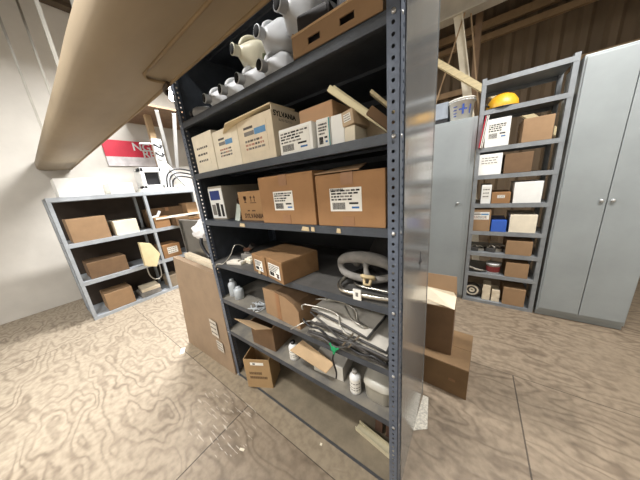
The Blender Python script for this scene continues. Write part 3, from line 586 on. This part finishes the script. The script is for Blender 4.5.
# ---- bottom
Gz=SH[6]
t=carton('open_carton','small brown open carton with white strip label at the bottom shelf far end','box',.205,.17,.262,(-1.040,.012,Gz),27,mat('kraft_board',(168,138,98),.8,0,.07,7,.05,150),tp=False,flaps=[('B',4,.035)])
b=MB(); b.box(-.050,.055,-.0012,0,.212,.236); b.mi=1; b.box(-.03,-.01,-.002,-.001,.219,.23); b.build('strip_label',[paper,ink],t)
b=MB(); rn=random.Random(8)
for row,(z,x1) in enumerate(((.125,.02),(.085,.065))):
    x=-.07
    while x<x1: l=rn.uniform(.012,.018); b.box(x,x+l*.8,-.0012,0,z,z+.022); x+=l
b.build('faded_print',mat('faded_brown_ink',(110,86,58),.8),t)
t=thing('long_tray','long pale tray lying on the bottom shelf near the right post','tray',(-.17,.115,Gz),-8); b=MB(); b.box(-.12,.12,0,.05,0,.012,.002); b.box(-.12,.12,0,.004,.012,.03); b.box(-.12,.12,.046,.05,.012,.03); b.build('tray_body',mat('cream_metal',(200,190,160),.5,0,.1),t)
for i,(x,y,w,h,l) in enumerate([(-.165,.20,.045,.33,'taller dark wooden board leaning in the bottom right corner'),(-.105,.20,.035,.28,'narrower dark wooden board nearest the right post at the bottom')]):
    t=MB(); t.obar((x,y,Gz+.006),(x-.02,y+.11,Gz+h),w,.015,(1,0,0) if 0 else (0,1,0),.002); tag(t.build('wood_board',mat('dark_board',(92,66,50),.7,0,.1)),l,'board')

# ------------------------------------------------------------------ left of the unit
t=thing('flat_carton','big flattened cardboard carton standing on the floor against the shelf unit end','flattened box',(-1.72,-.012,0),0)
b=MB(); b.loft_flat([(-.46,-.02,0),(.372,-.0,0),(.372,.02,.93),(-.31,.0,.985)],[(-.46,.03,0),(.372,.05,0),(.372,.06,.93),(-.31,.05,.985)]); b.build('panel_stack',mat('faded_cardboard',(150,128,104),.8,0,.08,5,.06,150),t)
b=MB(); b.loft_flat([(-.32,.055,0),(.37,.07,0),(.37,.085,.955),(-.27,.085,1.0)],[(-.32,.115,0),(.37,.115,0),(.37,.13,.955),(-.27,.135,1.0)]); b.build('rear_panel',cream2,t)
label_part(t,Matrix.Translation((.185,-.004,.40))@Matrix.Rotation(R(2),4,'Y')@FRONT,.11,.16,2,m=mat('faded_label',(206,198,184),.7),seed=41)
label_part(t,Matrix.Translation((.225,-.006,.235))@Matrix.Rotation(R(2),4,'Y')@FRONT,.10,.10,2,m=mat('faded_label',(206,198,184),.7),seed=42)
t=thing('metal_sheet','dull brushed metal sheet standing behind the flattened carton','metal sheet',(-1.68,.15,0)); b=MB(); b.box(-.42,.32,0,.012,0,1.30); b.build('sheet_panel',sheet2,t); b=MB(); b.box(-.43,-.415,-.012,.016,0,1.30); b.box(-.43,.32,-.012,.016,1.295,1.305); b.build('folded_edge',sheet2,t)
t=thing('plastic_bag','crumpled white plastic bag hung over the top of the metal sheet','bag',(-1.56,.12,1.24))
b=MB(); bm2=bmesh.ops.create_icosphere(b.b,subdivisions=4,radius=1)['verts']
rn=random.Random(3)
from mathutils import noise
for v in bm2:
    p=v.co.copy(); k=1+.22*noise.noise(p*2.3)+.10*noise.noise(p*6)
    v.co=Vector((p.x*.20*k,p.y*.07*k,p.z*.085*k+(.03*p.x)))
b.build('bag_body',bagm,t,smooth=True,fix=False)
b=MB(); b.tube([(.04,-.07,-.05),(.05,-.085,-.10),(.10,-.08,-.18),(.13,-.075,-.20)],.013,8,smooth=3); b.build('black_handle',black,t,smooth=True)
# ---- left rack
RX=-3.86
def rack(nm,label,x0,x1,depth,zs,posts,H,m,lip=.04,rot=0,loc=(0,0,0),holes=True):
    t=thing(nm,label,'storage rack',loc,rot)
    for x in posts:
        for y in (0,depth-.03):
            b=MB(); b.box(x,x+.038,y,y+.003,0,H); b.box(x,x+.003,y,y+.038 if y==0 else y+.03,0,H)
            b.build('post',m,t)
    for z in zs:
        b=MB(); b.box(x0+.004,x1-.004,.004,depth-.004,z-.004,z); b.box(x0+.004,x1-.004,-.002,.002,z-lip,z); b.box(x0+.004,x1-.004,depth-.006,depth-.004,z-lip,z)
        b.build('shelf',m,t)
    return t
def add_dark_backing(t,x0,x1,d,H):
    b=MB(); b.box(x0+.04,x1-.04,d-.004,d-.001,0.04,H-.05); b.build('back_sheet',mat('dark_brown_back',(58,48,40),.8),t)  # dark sheet added so the rack reads dark behind its goods
# local x -> world +Y (facing +X): rot 90 turns local x into +Y and local y into -X
lr=rack('storage_rack','light grey steel rack against the left wall, loaded with cartons and cables',-.52,1.36,.55,[1.64,1.065,.55,.04],[-.52,.40,1.32],1.64,rackm,.05,90,(RX,0,0)); add_dark_backing(lr,-.52,1.36,.55,1.64)
def L(y,z,dx=0): return (RX-.02-dx,y,z)     # point on left rack, front-set
t=thing('white_machine','white box-shaped machine with a dark opening on top of the left rack','machine',(RX-.04,.60,1.64),90)
b=MB(); b.box(-.14,-.09,0,.3,0,.36,.01); b.box(.10,.14,0,.3,0,.36,.01); b.box(-.14,.14,0,.3,.29,.36,.01); b.box(-.14,.14,0,.3,0,.10,.01); b.build('housing',white,t)
b=MB(); b.box(-.09,.10,.05,.3,.10,.29); b.build('dark_opening',black,t)
for i,(y,dy,z,l) in enumerate([(.98,.20,.34,'outermost black hose arching over the top of the left rack'),(.99,.17,.28,'middle black hose arching over the top of the left rack'),(1.0,.14,.22,'innermost black hose arching over the top of the left rack')]):
    wire('black_hose',l,[(RX-.08,y-dy,1.66),(RX-.08,y-dy*.8,1.64+z*.7),(RX-.08,y-dy*.1,1.64+z),(RX-.08,y+dy*.9,1.64+z*.95),(RX-.08,y+dy*1.6,1.64+z*.8)],.013,black,'hose',sm=5)
for i,(y,w,h,l,m) in enumerate([(.50,.16,.05,'stack of white papers at the near edge of the left rack top',paper),(.78,.24,.045,'white envelopes below the black hoses',paper),(1.08,.26,.05,'flat white carton at the right end of the left rack top',whitec)]):
    t=thing('paper_stack',l,'papers',(RX-.015,y,1.641),90+[3,-4,2][i]); b=MB(); b.box(-w/2,w/2,0,.26,0,h*.5,.003); b.build('lower_sheets',m,t); b=MB(); b.box(-w/2+.01,w/2-.01,.012,.26,h*.5+.0005,h,.003); b.build('upper_sheets',paper,t)
carton('long_carton','long brown carton lying at the back of the second level of the left rack','box',.62,.15,.30,(RX-.30,.76,1.066),90,card_d,lab=[('F',-.06,.12,.1,.03,2)])
carton('flat_carton_box','flat brown carton in front on the left rack, right of the light post','box',.21,.25,.17,(RX-.02,.56,1.066),90,card2,tp=False)
t=thing('cardboard_sheets','loose brown cardboard sheets stacked in the left rack below the white board','cardboard',(RX-.02,.89,1.066),90); 
for k in range(4): b=MB(); b.box(-.19+.02*k,.28-.01*k,0,.26,.028*k,.028*k+.018,.002); b.build('cardboard_sheet',[card,card_d,card2,card_p][k],t,M=Matrix.Rotation(R([2,-3,1,4][k]),4,'Z'))
t=thing('white_board','white sheet of board lying over the loose cardboard on the left rack','board',(RX-.01,.82,1.20),90); b=MB(); b.box(-.34,.34,0,.10,0,.022,.002); b.build('board_face',paper,t); b=MB(); b.box(-.34,.34,.0,.10,.0225,.028); b.build('board_cover',cream,t)
t=thing('white_trim_piece','white angled trim piece leaning beside the light post','trim',(RX-.05,.52,1.2),90); b=MB(); b.obar((-.02,0,.02),(.05,0,.13),.03,.03,(0,1,0)); b.build('trim_bar',white,t); b=MB(); b.obar((-.07,.02,.04),(.02,.02,.06),.03,.04,(0,1,0)); b.build('trim_foot',white,t)
carton('kraft_box','upright kraft box at the right end of the second level of the left rack','box',.18,.3,.34,(RX-.12,1.10,1.066),90,card,tp=False)
carton('labelled_box','brown box with a large white label on the third level of the left rack','box',.26,.34,.22,(RX-.02,.585,.551),90,card2,tp=False,lab=[('F',.01,.12,.15,.11,2)],seed=51)
carton('dark_box','dark brown box with a rounded end projecting from the left rack by the metal sheet','box',.20,.30,.13,(RX+.14,.80,1.066-.0),92,card_d,tp=False)
t=thing('cream_bag','cream paper bag with a wire handle hanging on the left rack','bag',(RX+.085,.26,.50),90); b=MB(); b.loft_flat([(-.10,0,.05),(.03,-.01,.0),(.12,0,.18),(.04,0,.37),(-.09,0,.42)],[(-.10,.08,.05),(.03,.07,.0),(.12,.08,.18),(.04,.08,.37),(-.09,.08,.42)]); b.build('bag_body',mat('cream_paper',(226,208,164),.7,0,.06),t)
b=MB(); b.tube([(-.09,0,.06),(-.09,-.02,-.10),(-.03,-.02,-.19),(.05,-.02,-.16),(.07,0,.05)],.008,6,smooth=4); b.build('wire_handle',wirem,t)
for i,(y,w,h,d,l,m) in enumerate([(.16,.26,.07,.3,'grey flat case at the bottom of the left rack, lower of two',greym),(.50,.16,.20,.25,'brown-grey box right of the flat cases at the bottom of the left rack',mat('taupe_board',(150,134,112),.8)),(.70,.16,.17,.25,'pale box at the bottom of the left rack near the flattened carton',cream2),(-.2,.3,.25,.3,'brown box at the bottom of the left rack, far left',card)]):
    carton('storage_box',l,'box',w,d,h,(RX-.03,y,.041),90,m,tp=False)
carton('storage_box','thin pale case lying on the grey flat case at the bottom of the left rack','box',.24,.28,.05,(RX-.04,.17,.117),86,cream2,tp=False)
for i,(y,w,z,h,m,l) in enumerate([(-.25,.36,1.066,.3,card,'brown box at the far left of the second level of the left rack'),(.12,.26,1.066,.2,cream,'cream box left of the light post on the second level'),(-.2,.4,.551,.22,card_d,'dark brown box on the third level of the left rack, far left'),(-.2,.4,1.641,.22,whitec,'white box on top of the left rack, far left'),(.2,.26,1.641,.14,paper,'low white box on top of the left rack, left of the white machine')]):
    carton('storage_box',l,'box',w,.35,h,(RX-.04,y,z),90,m,tp=False)
# wall things behind the left rack
t=thing('wall_sign','red sign with white letters on the left wall above the rack','sign',(X0+.02,.80,2.40),90)
b=MB(); b.box(-.42,.38,-.01,.01,-.08,.20); b.build('sign_board',redm,t); b=MB(); b.box(-.42,.38,-.01,.01,-.24,-.08); b.build('white_strip',mat('sign_white',(230,224,226),.6),t)
text_mesh('NG',.19,white,t,'sign_letters',Matrix.Translation((.13,-.012,.10))@FRONT)
text_mesh('RE',.19,white,t,'sign_letters',Matrix.Translation((.22,-.012,-.02))@FRONT)
t=MB(); t.box(-4.5,-4.42,.90,.99,0,2.92); tag(t.build('wooden_post',mat('tan_wood',(176,150,116),.7,0,.1)),'tan wooden post rising behind the left rack beside the red sign','post')
t=thing('white_upright','white upright panel with black hooks in front of the tan post','panel',(-4.33,.93,1.642),90); b=MB(); b.box(-.06,.08,0,.05,0,.88,.004); b.build('panel_face',white,t)
for z in (.62,.76): b=MB(); b.tube([(-.05,-.01,z+.03),(-.04,-.05,z),(.01,-.06,z-.03),(.05,-.04,z),(.04,-.01,z+.03)],.014,8,smooth=3); b.build('hook',black,t)
b=MB(); b.obar((-.25,-.02,.78),(.0,-.02,.80),.02,.02); b.build('side_rod',white,t)
t=thing('loft_shelf','brown wooden shelf board held by white braces on the left wall','shelf',(0,0,0))
b=MB(); b.box(-5.08,-4.0,.80,1.9,2.92,2.95); b.build('shelf_board',woodb,t)
for a,c in (((-4.05,.95,2.9),(-4.8,1.25,2.1)),((-4.05,1.2,2.9),(-4.8,1.35,2.1)),((-4.6,1.05,2.2),(-4.6,1.35,1.75))):
    b=MB(); b.obar(a,c,.05,.05); b.build('brace',white,t)
t=thing('bare_lamp','bright bare lamp glaring beyond the top of the far shelf post','lamp',(-4.05,1.24,3.16)); b=MB(); b.lathe([(0,-.07),(.035,-.06),(.055,-.02),(.05,.02),(.025,.06),(.02,.09)],20); b.build('bulb',bulbm,t,smooth=True); b=MB(); b.lathe([(.026,.08),(.028,.08),(.028,.15),(.01,.16),(.01,ZC-3.16-.05)],16); b.build('lamp_holder',white,t)

# ------------------------------------------------------------------ right side
YR=2.133
t=thing('metal_cabinet','grey steel cabinet with closed doors beside the right storage rack','cabinet',(-.35,YR,0))
b=MB(); b.box(-.5,.525,.004,.45,.05,2.035,.004); b.box(-.5,.525,.03,.45,0,.05); b.build('cabinet_body',cabm,t)
for (x0,x1,kx) in ((-.49,.03,-.01),(.034,.49,.41)):
    b=MB(); b.box(x0,x1,-.012,.003,.09,2.02,.003); b.box(x0+.02,x1-.02,-.015,-.011,.11,2.0,.002); d=b.build('door',cabm,t)
    k=MB(); k.lathe([(0,0),(.012,0),(.014,.01),(.008,.016),(0,.016)],14); k.build('knob',boltm,d,M=Matrix.Translation((kx,-.015,1.177))@Matrix.Rotation(PI/2,4,'X'))
t=thing('plastic_bucket','white plastic bucket with blue cross print on top of the grey cabinet','bucket',(.02,2.25,2.036))
b=MB(); b.lathe([(0,0),(.095,0),(.118,.19),(.124,.19),(.124,.20),(.112,.20),(.09,.01),(0,.01)],28,cap=False); b.build('bucket_body',mat('bucket_white',(238,236,226),.4,0,.04),t,smooth=False)
b=MB(); b.lathe([(.119,.17),(.127,.17),(.127,.18),(.119,.18)],28,cap=False); b.build('rim',white,t)
b=MB()
def onb(a0,a1,z0,z1):
    n=4
    for k in range(n):
        p=a0+(a1-a0)*k/n; q=a0+(a1-a0)*(k+1)/n
        def v(a,z): r=.0965+.0225*z/.19+.0008; return (r*math.cos(R(a)),r*math.sin(R(a)),z)
        b.face([v(p,z0),v(q,z0),v(q,z1),v(p,z1)])
onb(-83,-74,.05,.14); onb(-98,-60,.088,.102); onb(-125,-108,.09,.10); onb(-125,-108,.06,.07); onb(-125,-106,.12,.13); onb(-47,-40,.05,.13); onb(-125,-110,.035,.045)
b.build('blue_print',blue_dark,t,fix=False)
b=MB(); b.tube([(.125*math.cos(R(a)),.125*math.sin(R(a)),.175+.045*math.sin(R(a-180)) if 0 else .178) for a in range(180,361,15)],.003,6); b.build('handle',wirem,t)
t=thing('grey_case','pale grey box standing on the cabinet left of the white bucket','case',(-.18,2.20,2.036)); b=MB(); b.box(-.10,.085,0,.2,.05,.21,.006); b.build('case_body',mat('pale_case',(150,158,168),.5),t); b=MB(); b.box(-.10,.085,.01,.19,0,.05,.004); b.build('case_base',black,t)
t=thing('dark_case','small dark object between the grey box and the white bucket','case',(-.10,2.30,2.036)); b=MB(); b.rrect([(0,.05,.05,3),(.09,.05,.05,3),(.11,.035,.035,2.5)],20); b.build('case_body',mat('slate_plastic',(60,70,84),.5),t); b=MB(); b.lathe([(.02,.11),(.02,.13),(0,.13)],14,cap=False); b.build('top_knob',black,t)
RS=[2.32,2.065,1.722,1.456,1.162,.862,.62,.368,.033]
rt=rack('storage_rack','grey steel storage rack right of the cabinet, from floor to above head height',0,.62,.45,RS,[0,.582],2.34,rackm2,.04,0,(.18,YR,0))
def RRk(x): return .18+x
t=thing('hard_hat','yellow rounded helmet on the top level of the right rack','helmet',(.355,2.26,2.066)); b=MB(); b.lathe([(.125,0),(.128,.01),(.12,.06),(.09,.11),(.05,.135),(0,.143)],24,cap=False); b.build('shell',yel,t,smooth=True); b=MB(); b.lathe([(.12,-.0),(.145,-.0),(.145,.008),(.12,.01)],24,cap=False); b.tube([(-.1,-.08,.03),(-.13,-.1,.05),(-.16,-.09,.04)],.008,6); b.build('brim',black,t)
def rc(x0,x1,z,h,m,l,nm='storage_carton',d=.32,y=.01,lab=None,rz=0,seed=60,rot=None):
    return carton(nm,l,'box',x1-x0,d,h,((x0+x1)/2,YR+y,z+.001),rz,m,tp=False,lab=lab,seed=seed,rot=rot)
rc(.245,.43,1.722,.25,whitec,'white carton with black heading on the second level of the right rack',lab=[('F',0,.14,.15,.15,0)])
t=thing('leaning_boards','reddish and white thin boards leaning in the second level of the right rack','boards',(.215,YR+.02,1.723)); 
for k,(mm,o) in enumerate(((redm,0),(paper,.012),(paper,.024))): b=MB(); b.obar((o-.012,0,0),(o+.02,.0,.28),.006,.2,(0,1,0)); b.build('board',mm,t)
rc(.205,.40,1.456,.20,whitec,'white carton with small grey print on the third level of the right rack',lab=[('F',0,.14,.14,.08,2)])
rc(.262,.345,1.162,.19,whitec,'upright white carton on the fourth level of the right rack',lab=[('F',0,.11,.06,.12,2)],seed=63)
rc(.352,.50,1.162,.11,card2,'small brown carton right of the upright white one on the right rack',lab=[('F',0,.07,.06,.03,2)])
rc(.195,.365,.862,.24,card,'brown carton with black lettering on the fifth level of the right rack',lab=[('F',0,.17,.14,.08,1)],seed=64)
t=rc(.375,.50,.862,.12,blu,'blue box beside the lettered brown carton on the right rack')
rc(.52,.72,1.722,.2,card,'brown carton at the right end of the second level of the right rack')
rc(.42,.62,1.456,.18,card_d,'brown carton at the right of the third level of the right rack')
rc(.52,.72,1.162,.2,whitec,'white carton at the far right of the fourth level of the right rack')
rc(.52,.72,.862,.18,cream,'cream carton at the far right of the fifth level of the right rack')
rn=random.Random(12)
for i in range(8):
    x=.25+.05*i; z=.6205
    t=thing('metal_fitting','dark metal fitting in the jumble on the sixth level of the right rack','fitting',(x,YR+.06+.02*(i%3),z),rn.uniform(-60,60),'jumbled metal fittings on the right rack')
    b=MB(); h=rn.uniform(.02,.05); b.box(-.04,.04,-.02,.02,0,h,.004); b.build('fitting_body',[slatd,wirem,rubber][i%3],t); b=MB(); b.tube([(-.03,0,h),(0,.01,h+.03),(.04,0,h+.01)],.007,6,smooth=3); b.build('fitting_arm',wirem,t)
for i in range(5):
    t=MB(); x=.22+.022*i; t.obar((x-.02,YR+.02,.44-.01*i),(x+.10,YR+.08,.378),.014,.010,bev=.001); tag(t.build('metal_strip',[wirem,slatm][i%2]),'pale thin strip in the fanned bundle on the seventh level of the right rack','strip','fanned pale strips on the right rack')
t=thing('white_tub','white tub with a dark red label on the seventh level of the right rack','tub',(.44,YR+.08,.369)); b=MB(); b.lathe([(0,0),(.06,0),(.065,.11),(.068,.11),(.068,.12),(0,.12)],22,cap=False); b.build('tub_body',white,t); b=MB(); b.lathe([(.0625,.025),(.067,.09)],22,cap=False); b.build('tub_label',mat('dark_red_label',(120,40,40),.6),t,fix=True)
t=thing('hose_coil','coiled cream and black hose at the bottom left of the right rack','hose',(.268,YR+.06,.034))
for k,(r,mm) in enumerate(((.075,rubber),(.057,cream),(.038,rubber),(.022,cream))):
    b=MB(); b.tube([(r*math.cos(a),.0,.086+r*math.sin(a)) for a in [q*PI/12 for q in range(24)]],.0115,8,closed=True); b.tube([(r*math.cos(a),.03,.086+r*math.sin(a)) for a in [q*PI/12 for q in range(24)]],.0115,8,closed=True); b.build('hose_loop',mm,t,smooth=True)
for i,(x,n) in enumerate(((.405,4),(.49,3))):
    for k in range(n):
        carton('small_cream_box','%s small cream box in the %s stack at the bottom of the right rack'%(['lowest','second','third','topmost'][k] if n==4 else ['lowest','middle','topmost'][k],['left','right'][i]),'box',.072,.14,.045,(x,YR+.03,.034+.047*k),[3,-4,2,-3][k],cream2,tp=False,group='small cream boxes at the bottom of the right rack')
for (x,z,w,h) in ((.62,.62,.2,.15),(.63,.368,.18,.16),(.64,.034,.18,.2)):
    rc(x-w/2,x+w/2,z,h,card,'brown carton at the right end of the %s level of the right rack'%{.62:'sixth',.368:'seventh',.034:'lowest'}[z])
# cabinet to the right of the rack
t=thing('metal_cabinet','tall pale grey steel cabinet at the right end of the rack row','cabinet',(1.10,YR-.02,0))
b=MB(); b.box(-.28,.28,.004,.45,.05,2.3,.004); b.box(-.28,.28,.03,.45,0,.05); b.build('cabinet_body',cabm,t)
for (x0,x1,kx) in ((-.27,-.003,-.03),(.003,.27,.03)):
    b=MB(); b.box(x0,x1,-.012,.003,.09,2.28,.003); d=b.build('door',cabm,t)
    k=MB(); k.lathe([(0,0),(.012,0),(.014,.01),(.008,.016),(0,.016)],14); k.build('knob',boltm,d,M=Matrix.Translation((kx,-.012,1.177))@Matrix.Rotation(PI/2,4,'X'))
# cartons behind the end panel
t=carton('floor_carton','closed brown carton on the floor behind the shelf unit end, under the open one','box',.50,.40,.24,(.01,.72,0),-3,mat('shaded_cardboard',(122,96,66),.85,0,.1,6,.08,150),tp=False)  # card colour darkened to carry the shade this carton stands in
label_part(t,face_M('F',.16,.12,.0004),.04,.02,2,m=card2,name='small_mark')
t=thing('open_floor_carton','tall open brown carton with lifted flaps standing on the closed carton','box',(.025,.80,.244),0)
b=MB(); w=.25; d=.24; h=.375; th=.005
b.box(-w/2,w/2,0,d,0,th); b.box(-w/2,w/2,0,th,th,h); b.box(-w/2,w/2,d-th,d,th,h); b.box(-w/2,-w/2+th,th,d-th,th,h); b.box(w/2-th,w/2,th,d-th,th,h); b.build('carton_body',card_d,t)
b=MB(); b.loft_flat([(-w/2,d,h),(w/2,d,h),(w/2-.01,d+.05,h+.115),(-w/2,d+.05,h+.115)],[(-w/2,d-.004,h),(w/2,d-.004,h),(w/2-.01,d+.046,h+.115),(-w/2,d+.046,h+.115)]); b.build('back_flap',card,t)
b=MB(); b.loft_flat([(w/2,.0,h),(w/2,d-.05,h),(w/2-.02,d-.05,h+.03),(-w/2+.07,.10,h+.085),(-w/2+.04,.03,h+.03)],[(w/2-.004,.0,h),(w/2-.004,d-.05,h),(w/2-.024,d-.05,h+.028),(-w/2+.066,.10,h+.082),(-w/2+.036,.03,h+.027)]); b.build('side_flap',cream2,t)
b=MB(); b.box(-w/2+.012,w/2-.012,.012,d-.012,.02,h-.03,.01); b.build('paper_filling',cream,t)
# papers and scraps on the floor
t=MB(); t.loft_flat([(-.0,.33,.001),(.073,.385,.001),(.045,.60,.001),(.012,.60,.001)],[(-.0,.33,.003),(.073,.385,.003),(.045,.60,.003),(.012,.60,.003)]); tag(t.build('newspaper_strip',news),'strip of printed newspaper on the floor at the foot of the shelf end','paper')
for (x,y,w,h,rz,l,m) in ((-.834,-.309,.030,.012,20,'small cream scrap on the floor near the plywood seam',cream),(-2.10,-.13,.09,.04,-30,'pale paper scrap on the floor left of the flattened carton',paper),(-.44,-.03,.012,.012,10,'tiny pale chip on the floor in front of the shelf unit',cream)):
    t=MB(); t.box(-w/2,w/2,-h/2,h/2,.0005,.003,0,Matrix.Translation((x,y,0))@Matrix.Rotation(R(rz),4,'Z')); tag(t.build('paper_scrap',m),l,'paper scrap')

# ------------------------------------------------------------------ lights
def fixture(x,y,z,lx,ly,power,col,label):  # unseen fixtures: tube housings built around area lights, mostly added as fill
    t=thing('unseen_tube_light',label,'ceiling light',(x,y,z))
    b=MB(); b.box(-lx/2,lx/2,-ly/2,ly/2,.02,.07,.006); b.build('housing',white,t)
    b=MB(); 
    if lx>ly: b.tube([(-lx/2+.03,0,.005),(lx/2-.03,0,.005)],.013,10)
    else: b.tube([(0,-ly/2+.03,.005),(0,ly/2-.03,.005)],.013,10)
    b.build('tube_lamp',tubem,t)
    for s in (-1,1):
        b=MB(); 
        if lx>ly: b.box(s*lx*.4-.005,s*lx*.4+.005,-.005,.005,.07,ZC-z-.05)
        else: b.box(-.005,.005,s*ly*.4-.005,s*ly*.4+.005,.07,ZC-z-.05)
        b.build('hanger',wirem,t)
    d=bpy.data.lights.new('unseen_area_light','AREA'); d.shape='RECTANGLE'; d.size=lx; d.size_y=ly; d.energy=power; d.color=col
    o=bpy.data.objects.new('unseen_area_light',d); COL.objects.link(o); o.location=(x,y,z-.02)
neu=(1,.985,.965)
fixture(-1.0,-1.35,3.7,1.2,.2,70,neu,'added unseen tube light above the aisle, brightening the jug tops')  # added light, placed to reach the jugs over the duct
fixture(-1.7,-2.2,2.75,1.2,.2,36,neu,'added unseen tube light over the open floor, frontal fill for the shelves')  # added low frontal fill for the shelf goods
fixture(.9,-2.0,2.75,1.2,.2,8,neu,'added unseen tube light behind the camera, soft fill for the carton fronts')  # weak added fill on the box fronts
fixture(-3.1,1.2,3.6,.2,1.2,165,neu,'added unseen tube light brightening the background around the left rack')  # added to lift the left background
fixture(1.2,1.0,3.7,1.2,.2,80,neu,'ceiling tube light before the right storage rack')
w=bpy.data.worlds.new('world'); SC.world=w; w.use_nodes=True; w.node_tree.nodes['Background'].inputs[0].default_value=(1,.98,.96,1); w.node_tree.nodes['Background'].inputs[1].default_value=.05

# ------------------------------------------------------------------ camera
yaw,pit,rol=-.637,.256,-.091
cam=bpy.data.cameras.new('camera'); cam.sensor_width=36; cam.sensor_fit='HORIZONTAL'; cam.lens=210.4/640*36; cam.clip_start=.02
f=Vector((math.sin(yaw)*math.cos(pit),math.cos(yaw)*math.cos(pit),-math.sin(pit))); r=Vector((math.cos(yaw),-math.sin(yaw),0)); u=r.cross(f)
r2=r*math.cos(rol)+u*math.sin(rol); u2=u*math.cos(rol)-r*math.sin(rol)
M=Matrix((( r2.x,u2.x,-f.x,.191),(r2.y,u2.y,-f.y,-.705),(r2.z,u2.z,-f.z,1.512),(0,0,0,1)))
c=bpy.data.objects.new('camera',cam); COL.objects.link(c); c.matrix_world=M; SC.camera=c
SC.view_settings.view_transform='Standard'; SC.view_settings.look='None'; SC.view_settings.gamma=1; SC.view_settings.use_curve_mapping=False
SC.view_settings.exposure=0.62
